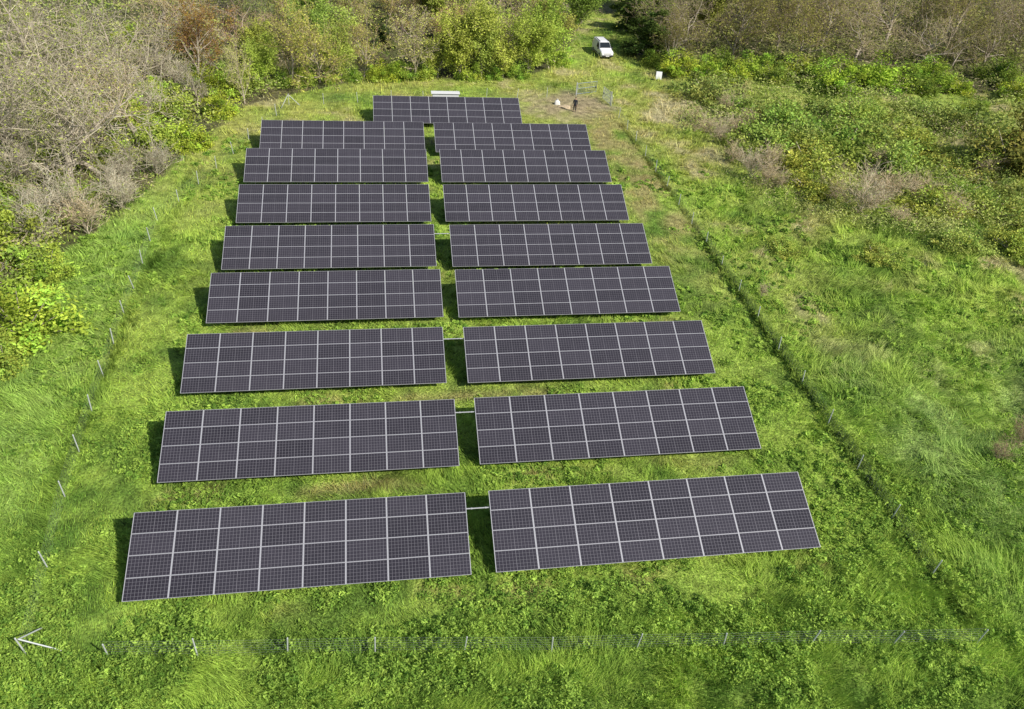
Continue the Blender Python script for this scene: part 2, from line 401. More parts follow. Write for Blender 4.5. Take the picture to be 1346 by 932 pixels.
# ------------------------------------------------------------------ plants
def gen_tree(seed, Ht, trunkf, nch, spread, gn, jit, leafper, leafsize, lc, twigc, lens=(.5, .6, .55, .5), rad0=.03, leaflv=2, rmin=.014, t0=.3):
    rd = random.Random(seed); g = np.random.default_rng(seed)
    trunk = []; twig = []; nodes = []
    nseg = [6, 5, 4, 3, 2]
    def br(p, d, L, r, lv):
        n = nseg[lv]; pts = [(p, d, r)]; l = L/n; r0 = r
        for i in range(n):
            d = (d+Vector((rd.gauss(0, jit), rd.gauss(0, jit), rd.gauss(0, jit)+gn))).normalized()
            q = p+d*l; r1 = max(rmin*.6, r0*(1-.7*(i+1)/n))
            (trunk if lv < 2 else twig).append((*p, *q, r, r1)); p = q; r = r1; pts.append((p, d, r))
            if lv >= leaflv: nodes.append(tuple(p))
        if lv < len(nch):
            for k in range(nch[lv]):
                f = t0+(1-t0)*(k+rd.random())/nch[lv] if lv == 0 else .2+.8*(k+rd.random())/nch[lv]
                a, dd, r_ = pts[min(n, max(1, int(f*n+.5)))]
                ax = Vector((rd.gauss(0, 1), rd.gauss(0, 1), rd.gauss(0, 1))); ax = (ax-dd*ax.dot(dd)).normalized()
                sp = rad(rd.uniform(*spread)); nd = (dd*math.cos(sp)+ax*math.sin(sp)).normalized()
                br(a, nd, L*lens[lv]*rd.uniform(.6, 1.35), max(rmin, r_*.66), lv+1)
    br(Vector((0, 0, -.2)), Vector((rd.gauss(0, .1), rd.gauss(0, .1), 1)).normalized(), Ht*trunkf, Ht*rad0, 0)
    Vt, Ft = tubes_np(trunk, 6); tm = npmesh('trunk', Vt, Ft, None, M_BARK, True)
    Vb, Fb = tubes_np(twig, 3); cb = np.tile(np.array(twigc), (len(Vb), 1))*np.repeat(g.uniform(.55, 1.35, len(twig)), 6)[:, None]
    if leafper:
        N = np.array(nodes); N = N[g.random(len(N)) < min(1, leafper)] if leafper < 1 else np.repeat(N, int(leafper), 0)
        Pp = N+g.normal(0, leafsize*1.7, N.shape)
        Vl, Fl = leaves_np(Pp, g.uniform(.6, 1.2, len(Pp))*leafsize, g, .7)
        cl = np.array(lc)[None]*(.5+1.0*fbm(N[:, 0]+N[:, 2]*.6, N[:, 1]+N[:, 2]*.5, 1.8, seed % 7))[:, None]*g.uniform(.75, 1.25, (len(Pp), 1))
        Fb = np.concatenate([Fb, Fl+len(Vb)]); Vb = np.concatenate([Vb, Vl]); cb = np.concatenate([cb, np.repeat(cl, 4, 0)])
    return tm, npmesh('crown', Vb, Fb, cb, M_FOL), Ht
def gen_bush(seed, Wd, Ht, ncl, nleaf, leafsize, lc, flat=1.):
    g = np.random.default_rng(seed)
    u = g.normal(size=(ncl, 3)); u /= np.linalg.norm(u, axis=1)[:, None]; u[:, 2] = np.abs(u[:, 2])
    cpos = u*np.array([Wd/2, Wd/2, Ht])*g.uniform(.25, .95, ncl)[:, None]; cr = g.uniform(.07, .22, ncl)*Wd*.8
    cbri = g.uniform(.55, 1.35, ncl); ch = g.uniform(.85, 1.2, ncl)
    idx = g.integers(0, ncl, nleaf); d = g.normal(size=(nleaf, 3)); d /= np.linalg.norm(d, axis=1)[:, None]
    Pp = cpos[idx]+d*cr[idx][:, None]*g.uniform(.35, 1.3, nleaf)[:, None]*np.array([1, 1, .8*flat])
    Pp[:, 2] = np.abs(Pp[:, 2])+.03
    V_, F_ = leaves_np(Pp, g.uniform(.6, 1.25, nleaf)*leafsize, g, .6)
    c = np.array(lc)[None]*cbri[idx][:, None]*g.uniform(.75, 1.25, (nleaf, 1)); c[:, 0] *= ch[idx]
    segs = [(0, 0, -.1, *(cpos[k]*.95), .05, .015) for k in range(ncl)]
    Vt, Ft = tubes_np(segs, 5)
    return npmesh('stems', Vt, Ft, None, M_BARK), npmesh('foliage', V_, F_, np.repeat(c, 4, 0), M_FOL), Ht
GREY = (.70, .61, .45)
P = {
 'bare': [gen_tree(s, 15, .42, (9, 6, 5, 4), (30, 85), .02, .24, .5, .14, (.50, .56, .13), GREY, (1.05, .62, .55, .5), .028, 3, .024, .22) for s in (11, 12, 13, 14, 15)],
 'bud': [gen_tree(s, 10, .7, (12, 6, 4, 3), (25, 60), .08, .12, 1, .13, (.47, .49, .13), (.55, .46, .33), (.5, .55, .55, .5), .016, 3, .018, .1) for s in (21, 22, 23)],
 'leafy': [gen_tree(s, 8, .78, (16, 7, 4), (20, 60), .1, .13, 6, .15, (.46, .53, .12), (.52, .44, .32), (.5, .55, .5), .014, 2, .014, .05) for s in (31, 32, 33)],
 'twig': [gen_tree(s, 4, .55, (16, 6, 4, 2), (15, 55), .06, .12, 0, .1, (.2, .2, .1), (.74, .65, .48), (.85, .6, .55, .5), .012, 3, .014, .02) for s in (41, 42)],
 'bush': [gen_bush(s, 5.2, 3.6, 56, 6500, .12, (.40, .53, .09)) for s in (51, 52, 53)],
 'mound': [gen_bush(s, 5, 1.5, 46, 5200, .10, (.40, .48, .12), .8) for s in (61, 62)],
 'ever': [gen_bush(71, 3.4, 7, 46, 6500, .13, (.09, .13, .04))],
}
CNT = {k: 0 for k in P}
INFO = {'bare': ('bare_tree', 'tree', 'bare grey trees of the wood'), 'bud': ('budding_tree', 'tree', 'budding trees of the wood edge'),
        'leafy': ('young_tree', 'tree', 'young leafy trees along the far edge'), 'twig': ('twiggy_shrub', 'shrub', 'dry twiggy shrubs'),
        'bush': ('leafy_bush', 'bush', 'green bushes at the wood edge'), 'mound': ('bramble_mound', 'bramble', 'bramble mounds right of the fence'),
        'ever': ('evergreen_tree', 'tree', 'dark evergreen trees')}
def plant(kind, px, py, Ht, label, tint=(1, 1, 1), wide=1., group=None, lean=0.):
    tm, cm, H0 = P[kind][CNT[kind] % len(P[kind])]; CNT[kind] += 1
    x, y = G(px, py); nm, cat, grp = INFO[kind]
    r = empty(nm, (x, y, H1(x, y)-.05), random.uniform(0, 6.28)); s = Ht/H0; r.scale = (s*wide, s*wide, s)
    if lean: r.rotation_euler = (lean, 0, r.rotation_euler.z)
    for me in (tm, cm):
        o = link(me.name.split('.')[0], me, r); o.color = (*tint, 1)
    tag(r, label, cat, group or grp)
warm, red, yel, dul, drk = (1.05, .97, .85), (.8, .52, .42), (1.12, 1.08, .8), (.85, .85, .85), (.55, .6, .55)
# left wood
plant('bare', 95, 250, 14, 'great bare grey tree with lichen-pale limbs, the nearest large tree at the left', (.92, .92, .92), 1.15)
plant('bare', -10, 230, 16, 'bare grey tree cut by the left edge, beside the great grey tree', dul, 1.1)
plant('bare', 185, 190, 12, 'bare pale tree at the grass edge just right of the great grey tree', warm, 1.1, None, .35)
plant('bare', 40, 120, 15, 'tall bare tree in the top left corner behind the great grey tree', (1, 1, 1), 1.1)
plant('bare', 145, 110, 14, 'bare spreading tree at the top left, between the corner tree and the reddish tree', dul, 1.1, None, .2)
plant('bare', 215, 70, 12, 'pale bare tree at the top edge just left of the reddish tree', warm, 1.1)
plant('bare', -60, 330, 11, 'low bare tree reaching in from the left edge above the bright bush', warm, 1, None, .4)
plant('bush', 30, 440, 5.0, 'bright green rounded bush at the left edge, nearest the camera', (1, 1.05, .8), 1.15)
plant('bush', 5, 480, 3.0, 'small green bush cut by the left edge under the bright rounded bush', (1, 1, 1))
plant('bush', 62, 372, 3.4, 'green bush between the bright rounded bush and the brown twig tangle', (1, 1.05, .9))
plant('bush', 10, 345, 5.5, 'tall dull green bush behind the bright rounded bush at the left edge', dul)
plant('twig', 118, 312, 3.4, 'tangle of dry brown twigs at the grass edge under the great grey tree', warm, 1.3)
plant('twig', 160, 275, 3.6, 'pale dry twig thicket right of the brown tangle at the grass edge', (1, 1, 1), 1.3)
plant('twig', 205, 232, 3.2, 'dry twig thicket beside the leftmost rear fence posts', dul, 1.3)
plant('bush', 250, 192, 3.6, 'light green bush on the grass edge left of the eighth row of arrays', yel)
plant('bush', 225, 150, 4.2, 'green bush standing behind the light green bush at the grass edge', (1, 1, 1))
plant('bush', 290, 150, 3.4, 'yellowish bush on the grass edge left of the fence corner', yel)
plant('bud', 262, 100, 9.5, 'reddish brown budding tree at the top left behind the yellowish bush', red)
plant('bud', 288, 92, 7, 'smaller reddish tree leaning against the reddish brown budding tree', red)
plant('bud', 322, 136, 8, 'thin pale sapling standing in front of the thicket by the fence corner', (1.2, 1.2, 1.25), .6)
plant('leafy', 350, 112, 5, 'low bright leafy tree just right of the thin pale sapling', (1.1, 1.2, .9), 1.1)
for a, b in ((30, 300), (80, 310), (140, 245), (-20, 290), (120, 200), (20, 200), (200, 160), (-40, 400), (230, 115), (160, 140), (260, 140), (195, 110), (55, 335), (100, 285), (180, 225), (40, 250)):
    plant('twig', a, b, random.uniform(3, 4.6), 'dry twig thicket crowded under the bare grey trees of the left wood', (random.uniform(.75, 1.05),)*3, 1.4, 'dry twig thickets under the bare trees', random.choice((0, .5, .8)))
for a, b in ((95, 275), (40, 320), (175, 175), (10, 260), (130, 160), (240, 90), (60, 150), (200, 130), (275, 125), (20, 90), (110, 95), (165, 60), (-30, 180), (310, 118), (90, 40), (30, 30), (70, 220), (150, 215), (215, 195)):
    plant('bush', a, b, random.uniform(2.6, 4.6), 'green bush crowded under the bare grey trees of the left wood', random.choice((yel, (1.2, 1.2, .9), (1, 1, 1), dul)), 1.1, 'green bushes under the bare trees')
for a, b in ((60, 60), (110, 150), (10, 160), (170, 130), (250, 60), (130, 230), (45, 205), (200, 100), (75, 130)):
    plant('bare', a, b, random.uniform(8, 11), 'smaller bare tree tangled among the great grey trees of the left wood', (random.uniform(.7, 1.0),)*3, 1.2, 'smaller bare trees of the left wood', random.uniform(.2, .6))
# far hedge from left to right
far = [('bud', 385, 112, 9, (1.1, 1.05, .9), 'olive budding tree right of the corner strut post'), ('bud', 420, 108, 10, yel, 'yellow olive tall budding tree above the second array column, left part of the far hedge'),
       ('leafy', 452, 106, 6, (1, 1.05, .9), 'short leafy tree left of the dark evergreen in the far hedge'), ('bud', 478, 104, 8, warm, 'brownish budding tree in front of the dark evergreen'),
       ('ever', 505, 62, 7, (1, 1, 1), 'dark evergreen tree in the middle of the far hedge'), ('bush', 515, 103, 3.2, yel, 'low yellowish bush behind the left end of the lone far array'),
       ('bud', 546, 104, 9, (1.25, 1.2, 1.4), 'pale grey twiggy tree behind the lone far array'), ('leafy', 575, 102, 7, (1.05, 1, .8), 'leafy tree between the pale grey twiggy tree and the white cabinet'),
       ('leafy', 603, 103, 8.5, (1.15, 1.1, .9), 'tall yellow green tree directly behind the white cabinet'), ('leafy', 633, 104, 7.5, (.95, 1, .9), 'leafy tree behind the right half of the lone far array'),
       ('leafy', 662, 102, 8.5, (1.15, 1.1, .9), 'tall yellow green tree behind the right end of the lone far array'), ('leafy', 692, 99, 7.5, (1, 1.05, .8), 'leafy tree second from the track end of the hedge'),
       ('leafy', 722, 92, 8.5, (.95, 1.1, .8), 'green tree ending the far hedge beside the van track')]
for k, a, b, h_, t_, l_ in far: plant(k, a, b, h_, l_, t_, 1.05)
plant('bush', 735, 84, 3, 'low green bush at the foot of the last hedge tree by the track', (1, 1.1, .9))
for a, b in ((372, 112), (400, 110), (436, 108), (465, 106), (495, 104), (530, 104), (560, 103), (618, 104), (648, 103), (677, 101)):
    plant('bush', a, b, random.uniform(1.8, 3.2), 'low bush filling the foot of the far hedge', random.choice((yel, (1, 1, .9), (.8, .9, .8))), 1.05, 'low bushes at the foot of the far hedge')
for a, b, h_ in ((330, 70, 9), (365, 60, 8), (400, 50, 9), (440, 62, 9), (470, 50, 8), (540, 55, 8), (570, 50, 9), (605, 52, 9), (640, 60, 8), (675, 50, 9), (705, 55, 8), (310, 40, 9), (355, 25, 9), (420, 20, 9), (480, 15, 9), (535, 18, 8), (590, 15, 9), (650, 18, 9), (700, 15, 9), (735, 25, 8), (270, 35, 9),
                 (345, 85, 6), (410, 80, 7), (450, 35, 8), (510, 30, 8), (560, 30, 8), (620, 30, 8), (660, 78, 7), (735, 55, 7), (600, 78, 7), (385, 30, 8)):
    k = random.choice(('bud', 'bud', 'leafy', 'bare'))
    plant(k, a, b, h_, 'olive budding tree in the mass of young wood behind the far hedge', (random.uniform(.75, 1.1), random.uniform(.8, 1.0), .82), 1.1, 'young wood behind the far hedge')
# right wood
for a, b, h_ in ((880, 50, 11), (900, 70, 11), (925, 50, 12), (962, 72, 11), (1000, 55, 12), (1040, 82, 10), (1080, 60, 12), (1120, 85, 10), (1160, 62, 12), (1205, 85, 11), (1245, 62, 12), (1290, 88, 10), (1335, 70, 12), (1375, 95, 11),
                 (890, 20, 12), (940, 15, 12), (990, 20, 12), (1045, 20, 12), (1100, 20, 12), (1150, 20, 12), (1210, 25, 12), (1270, 25, 12), (1330, 25, 12), (1390, 30, 12),
                 (910, 38, 9), (975, 40, 9), (1020, 68, 9), (1065, 40, 9), (1130, 42, 9), (1185, 45, 9), (1230, 42, 9), (1300, 48, 9), (880, 88, 8), (1250, 90, 8)):
    k = random.choice(('bud', 'bud', 'bare', 'bare', 'leafy')); q = random.uniform(.55, .9)
    plant(k, a, b, h_*(.8 if k == 'leafy' else 1), 'brown budding tree in the mass of the wood at the top right', (q*1.02, q*.95, q*.85), 1.15, 'brown trees of the wood at the top right')
plant('ever', 852, 72, 11, 'dark tall tree shading the track right of the white van', (1.2, 1.2, .9), 1.6)
plant('ever', 843, 44, 12, 'dark tall tree at the top edge beyond the white van', (1.4, 1.4, 1), 1.7)
plant('ever', 838, 18, 12, 'dark tall tree cut by the top edge right of the track', (1.4, 1.4, 1), 1.7)
plant('leafy', 832, 44, 8, 'leafy dark green tree overhanging the track just beyond the van', (.5, .58, .5), 1.4)
plant('leafy', 826, 14, 10, 'leafy dark green tree overhanging the far end of the track', (.5, .58, .5), 1.5)
plant('leafy', 758, 40, 8, 'leafy tree leaning over the left side of the track beyond the van', (.7, .85, .7), 1.2)
plant('bush', 858, 86, 3.2, 'dark bush at the foot of the tall dark tree right of the van', drk)
plant('bush', 925, 103, 3.4, 'green bush nearest the white board on the wood edge', (.95, 1.05, .8), 1.2)
plant('bush', 965, 108, 3.2, 'green bush second from the white board on the wood edge', yel, 1.2)
plant('bush', 1015, 110, 3.2, 'olive bush midway along the edge of the top right wood', dul, 1.2)
plant('bush', 1100, 122, 4.8, 'bright green bush standing out from the edge of the top right wood', (1.0, 1.1, .8), 1.2)
plant('bush', 1152, 122, 5.4, 'largest bright green bush at the edge of the top right wood', (1.0, 1.1, .8), 1.25)
plant('bush', 1205, 128, 3.4, 'dark green bush right of the largest bright bush', drk, 1.2)
plant('bush', 1330, 228, 8.5, 'large grey brown bushy tree cut by the right edge', (.62, .5, .7), 1.0)
plant('bush', 1295, 225, 3.8, 'dark bush at the foot of the grey brown tree by the right edge', drk, 1.2)
plant('bush', 1280, 150, 3.2, 'olive bush at the wood edge left of the grey brown tree', dul, 1.2)
for a, b in ((890, 100), (945, 92), (990, 100), (1045, 104), (1070, 112), (1130, 108), (1180, 112), (1235, 118), (1260, 125), (1330, 130), (1010, 88), (1080, 92), (1220, 100), (1310, 112)):
    plant('bush', a, b, random.uniform(2.6, 4.2), 'green bush packed along the front of the top right wood', random.choice((yel, (.9, 1, .8), dul, drk)), 1.25, 'green bushes along the top right wood')
# scrub on the right
plant('twig', 945, 190, 2.8, 'pale dry brush at the fence side of the scrub, upper of two', (1.0, .95, .9), 1.6)
plant('twig', 985, 240, 3.0, 'pale dry brush at the fence side of the scrub, lower of two', (1.0, .95, .9), 1.6)
plant('twig', 1125, 285, 4.6, 'largest pale grey dry shrub standing in the scrub', (1.05, 1, .95), 1.3)
plant('twig', 1165, 280, 3.4, 'smaller dry shrub touching the largest pale grey shrub', warm, 1.3)
plant('twig', 1310, 605, 1.6, 'small brown dead shrub in long grass near the right edge', (.7, .6, .5), 1.4)
plant('twig', 1345, 580, 1.8, 'brown dead shrub cut by the right edge', (.7, .6, .5), 1.4)
plant('twig', 1000, 390, 1.2, 'small dry tuft beside the right fence level with the fourth row', (.9, .85, .7), 1.5)
for a, b, h_, t_, l_ in ((1000, 160, 1.7, dul, 'dull bramble mound below the olive bush at the wood edge'), (1050, 200, 1.7, dul, 'dull bramble mound midway between the dry brush and the grey shrub'),
                     (1110, 205, 2.4, (.8, .95, .7), 'dark leafy bramble mound above the largest pale grey shrub'), (1120, 165, 1.9, (.95, 1, .8), 'bramble mound under the largest bright green bush'),
                     (1185, 190, 1.8, yel, 'yellowish bramble mound right of the dark leafy mound'), (1240, 165, 2.0, dul, 'bramble mound under the dark green bush at the wood edge'),
                     (1255, 230, 1.8, (1, .95, .8), 'bramble mound left of the bush by the right edge tree'), (1220, 285, 1.6, yel, 'yellow green bramble mound right of the smaller dry shrub'),
                     (1300, 285, 1.7, (1, 1, .9), 'bramble mound below the right edge tree'), (1335, 340, 1.3, yel, 'low bramble mound cut by the right edge'),
                     (1060, 255, 1.4, yel, 'low bramble mound left of the largest pale grey shrub'), (1030, 330, .8, (1.1, 1.1, .9), 'low bramble mound on the meadow below the lower dry brush'),
                     (1150, 345, .9, (1.1, 1.1, .9), 'low bramble mound below the pale grey shrubs'), (1260, 335, 1.1, (1.1, 1.1, 1), 'low dull bramble mound at the lower rim of the scrub')):
    plant('mound', a, b, h_*1.6, l_, t_, 1.0)
for a, b in ((930, 130), (965, 150), (1040, 150), (1080, 160), (1155, 160), (1205, 150), (1280, 175), (1025, 185), (1085, 185), (1145, 195), (1215, 205), (1205, 245), (1320, 255), (1180, 235), (1265, 265), (1000, 205), (1060, 225), (1350, 290)):
    plant('mound', a, b, random.uniform(1.8, 3.6), 'bramble mound crowded among others in the scrub below the wood', random.choice((yel, dul, (.95, 1, .85), (.85, .98, .75))), 1.0, 'bramble mounds crowded in the scrub')
for a, b in ((915, 160), (960, 215), (1005, 225), (1095, 270), (1145, 265), (1190, 270), (930, 175), (1240, 290), (970, 180), (1000, 245), (1150, 225), (1100, 240), (1215, 260), (950, 150), (985, 165), (1290, 235), (1170, 300), (1020, 255)):
    plant('twig', a, b, random.uniform(1.6, 2.8), 'pale dry brush scattered between the bramble mounds', (1, .92, .8), 1.7, 'pale dry brush scattered in the scrub')

# ------------------------------------------------------------------ solar arrays
TILT = rad(23); CP, RP = 2.15, 1.13; PL, PW, FB, FH = 2.142, 1.123, .021, .014
fm = MB()
for s in (-1, 1):
    fm.box((0, s*(PW/2-FH/2), 0), (PL, FH, .035)); fm.box((s*(PL/2-FB/2-.004), 0, 0), (FB+.008, PW-2*FH, .035))
FRAME = fm.mesh('solar_panel', M_ALU)
SHEET = MB().box((0, 0, -.001), (PL-2*FB-.018, PW-2*FH-.002, .028)).mesh('cell_sheet', M_CELL)
PURL = MB().box((0, 0, 0), (CP*8-.06, .06, .08)).mesh('purlin', M_STEEL)
RAFT = MB().box((0, 0, 0), (.07, RP*4*.86, .1)).mesh('rafter', M_STEEL)
ct, st = math.cos(TILT), math.sin(TILT)
def on(v, off=0.): return (v*ct-off*st, ZB+v*st+off*ct)
def leg(z): return MB().box((0, 0, z/2), (.09, .09, z)).mesh('post', M_STEEL)
yF, zF = on(.9, -.2); yR, zR = on(3.7, -.2)
LEGF, LEGR = leg(zF+.12), leg(zR+.12)
def make_array(x, y, label, sx):
    z = -.02
    r = empty('solar_array', (x, y, z)); tag(r, label, 'solar array', 'solar arrays standing in rows in the fenced field')
    r.scale = (sx, 1, 1)
    for j in range(4):
        for i in range(8):
            yy, zz = on((j+.5)*RP)
            p = link('solar_panel', FRAME, r); p.location = ((i-3.5)*CP, yy, zz); p.rotation_euler = (TILT+random.gauss(0, .003), random.gauss(0, .002), 0)
            link('cell_sheet', SHEET, p)
        yy, zz = on((j+.5)*RP, -.065); q = link('purlin', PURL, r); q.location = (0, yy, zz); q.rotation_euler = (TILT, 0, 0)
    for i in range(5):
        xx = (i-2)*3.9
        yy, zz = on(2*RP, -.157); q = link('rafter', RAFT, r); q.location = (xx, yy, zz); q.rotation_euler = (TILT, 0, 0)
        q = link('post', LEGF, r); q.location = (xx+.085, yF, -.1)
        q = link('post', LEGR, r); q.location = (xx+.085, yR, -.1)
ORD = ['front', 'second', 'third', 'fourth', 'fifth', 'sixth', 'seventh', 'eighth']
for k, (x, y) in enumerate(APOS):
    if k == 16: lb = 'lone solar array at the far end, behind the paired rows and before the hedge'
    elif k < 2: lb = 'largest-looking tilted dark solar array, %s half of the front row' % ('left', 'right')[k]
    else: lb = 'tilted dark solar array, %s half of the %s row from the front' % (('left', 'right')[k % 2], ORD[k//2])
    make_array(x, y, lb, AW[k])
# conduits over the middle gap
for row in (0, 1, 2, 4):
    (xa, ya), (xb, yb) = APOS[2*row], APOS[2*row+1]
    x0 = xa+AW[2*row]*CP*4; x1 = xb-AW[2*row+1]*CP*4; hw = (x1-x0)/2
    yy, zz = on(3.6, -.12); ym = (ya+yb)/2+yy
    c = MB().tube((-hw-.35, 0, 0), (hw+.35, 0, 0), .035, n=8)
    for s in (-1, 1): c.tube((s*hw*.6, 0, 0), (s*hw*.6+.08, 0, 0), .05, n=8)
    o = c.build('cable_conduit', M_CONDUIT); o.location = ((x0+x1)/2, ym, zz)
    tag(o, 'pale cable conduit bridging the gap between the two arrays of the %s row' % ORD[row], 'conduit', 'cable conduits between paired arrays')

# ------------------------------------------------------------------ fences
POST = MB().tube((0, 0, -.2), (0, 0, 1.35), .036, n=8).tube((0, 0, 1.35), (0, 0, 1.4), .042, .02, n=8).mesh('fence_post', M_POST)
def fence(pts, label, struts=(), wr=.002):
    r = empty('wire_fence', (pts[0][0], pts[0][1], H1(*pts[0]))); tag(r, label, 'fence', 'wire fence sides around the array field')
    ox, oy, oz = r.location; S = []
    for i, (x, y) in enumerate(pts):
        z = H1(x, y); p = link('fence_post', POST, r); p.location = (x-ox, y-oy, z-oz-random.uniform(-.05, .1))
        p.rotation_euler = (random.gauss(0, .06), random.gauss(0, .06), random.random()*6)
    for (x, y, dx, dy) in struts:
        z = H1(x, y)
        MB().tube((x-ox, y-oy, 1.3+z-oz), (x+dx-ox, y+dy-oy, z-oz-.1), .036, n=8).build('strut', M_POST, r)
    for (xa, ya), (xb, yb) in zip(pts[:-1], pts[1:]):
        za, zb = H1(xa, ya)-oz, H1(xb, yb)-oz
        for h_ in (.05, .25, .45, .65, .85, 1.05, 1.25): S.append((xa-ox, ya-oy, za+h_, xb-ox, yb-oy, zb+h_, wr, wr))
        n = int(math.hypot(xb-xa, yb-ya)/.3)
        for k in range(1, n):
            t = k/n; X_, Y_, Z_ = xa+(xb-xa)*t-ox, ya+(yb-ya)*t-oy, za+(zb-za)*t
            S.append((X_, Y_, Z_+.03, X_, Y_, Z_+1.26, wr, wr))
    Vf, Ff = tubes_np(S, 3); link('wire_mesh', npmesh('wire_mesh', Vf, Ff, None, M_WIRE), r)
def along(pts, step):
    out = [pts[0]]
    for a, b in zip(pts[:-1], pts[1:]):
        n = max(1, round(math.hypot(b[0]-a[0], b[1]-a[1])/step))
        out += [(a[0]+(b[0]-a[0])*k/n, a[1]+(b[1]-a[1])*k/n) for k in range(1, n+1)]
    return out
cFL = G(36, 862); cFR = G(1283, 846); cBL = G(380, 138); cBR = G(803, 140); gL = G(757, 127)
left = along([cFL, G(85, 652), G(150, 454), G(207, 290), cBL], 4.1)
fence(left, 'wire mesh fence on thin posts along the left side of the field', [(*cFL, .3, 1.6), (*cBL, -.9, -1.3)])
fr = [cFL]+[G(a, b) for a, b in ((143, 864), (260, 863), (378, 860), (493, 858), (610, 857), (725, 856), (836, 854), (950, 851), (1064, 849), (1173, 847))]+[cFR]
fence(fr[1:], 'wire mesh fence in the weeds along the near side of the field', [(*cFL, 1.6, .1)], .003)
rt = along([cFR, cBR], 4.1)
fence(rt[1:], 'wire mesh fence along the right side of the field, up to the gate', [], .0025)
fence(along([cBL, gL], 4.1)[1:], 'wire mesh fence along the far side behind the lone array', [(*cBL, 1.4, -.1)])

# ------------------------------------------------------------------ gate
def gate(x, y, rz, wd, ht, label, m):
    r = empty('gate_leaf', (x, y, H1(x, y)), rz); tag(r, label, 'gate', 'two leaves of the open field gate')
    f = MB()
    for xx in (0, wd): f.tube((xx, 0, .12), (xx, 0, ht), .035)
    for zz in (.15, ht*.55, ht-.03): f.tube((.04, 0, zz), (wd-.04, 0, zz), .03)
    f.build('frame', m, r)
    b = MB()
    for k in range(1, 16): b.tube((wd*k/16, 0, .18), (wd*k/16, 0, ht-.06), .014, n=5)
    b.build('bars', m, r)
    MB().box((wd-.12, -.05, ht*.5), (.16, .06, .2)).build('latch', M_DARK, r)
    MB().tube((-.14, 0, -.2), (-.14, 0, ht+.15), .06, n=10).build('hinge_post', M_POST, r)
    for zz in (.35, ht-.3): MB().box((-.07, 0, zz), (.1, .05, .06)).build('hinge', M_DARK, r)
x, y = G(758, 125); x2, y2 = G(783, 122)
gate(x, y, math.atan2(y2-y, x2-x), math.hypot(x2-x, y2-y), 1.6, 'blue grey barred gate leaf standing across the gateway beyond the person', M_BLUEGREY)
gate(cBR[0]-.1, cBR[1]+.3, rad(100), 2.4, 1.7, 'pale gate leaf swung open edge-on at the top of the right fence', M_POST)

# ------------------------------------------------------------------ white cabinet behind the lone array
x = (G(567, 139)[0]+G(602, 139)[0])/2; y = APOS[16][1]+7.2
r = empty('equipment_cabinet', (x, y, 0)); tag(r, 'long white equipment cabinet showing above the lone far array', 'cabinet')
MB().box((0, 0, 1.02), (3.3, .7, 1.75)).build('body', M_WHITE, r, bevel=.02)
MB().box((0, 0, 1.95), (3.6, .95, .09)).build('roof', M_WHITE, r, bevel=.015)
for k in range(4): MB().box((-1.22+k*.815, -.357, 1.02), (.77, .02, 1.6)).build('door', M_DOOR, r, bevel=.005)
for k in range(4): MB().box((-1.0+k*.815, -.385, 1.02), (.04, .04, .2)).build('handle', M_DARK, r)
for s in (-1.4, 0, 1.4): MB().box((s, 0, .02), (.2, .6, .26)).build('plinth_foot', M_STEEL, r)

# ------------------------------------------------------------------ white board
x, y = G(865, 106); r = empty('white_board', (x, y, H1(x, y)+.1), rad(-14)); tag(r, 'small tilted white board standing in the grass right of the track', 'board')
Rt = Matrix.Rotation(rad(-28), 3, 'X')
MB().box((0, 0, .62), (.85, .04, 1.1), Rt).build('panel', M_WHITE, r, bevel=.01)
for s in (-.3, .3): MB().tube((s, .32, 1.0), (s, .75, -.15), .025).build('prop', M_STEEL, r)
MB().box((0, -.22, .10), (.9, .07, .05), Rt).build('foot_rail', M_STEEL, r)

# ------------------------------------------------------------------ sack and soil heap
def lump(name, mat, loc, sx, sy, sz, seed, n=14):
    g = np.random.default_rng(seed); mb = MB(); vs = []; fs = []
    for i in range(n//2+1):
        ph = math.pi/2*i/(n//2)
        for j in range(n):
            th_ = 2*math.pi*j/n; k = 1+.16*math.sin(3*th_+seed)+.07*g.normal()
            rr2 = (math.cos(ph)**.55 if i < n//2 else .02)*k
            vs.append((sx*rr2*math.cos(th_), sy*rr2*math.sin(th_), sz*math.sin(ph)**.8*(1+.06*g.normal())-.03))
    for i in range(n//2):
        for j in range(n): fs.append((i*n+j, i*n+(j+1) % n, (i+1)*n+(j+1) % n, (i+1)*n+j))
    fs.append(tuple((n//2)*n+j for j in range(n)))
    mb.add(vs, fs); o = mb.build(name, mat, None, True); o.location = loc; return o
x, y = G(732, 137); o = lump('rubble_sack', M_SACK, (x, y, H1(x, y)), .36, .3, .55, 3); tag(o, 'small white sack on the bare soil left of the person', 'sack')
t_ = MB().tube((0, 0, .5), (.05, .02, .68), .06, .12, 9).build('tied_neck', M_SACK, o)
x, y = G(742, 141); o = lump('soil_heap', M_SOIL, (x, y, H1(x, y)), .9, .6, .25, 5, 18); tag(o, 'low heap of pale soil on the ground between the sack and the person', 'soil heap')

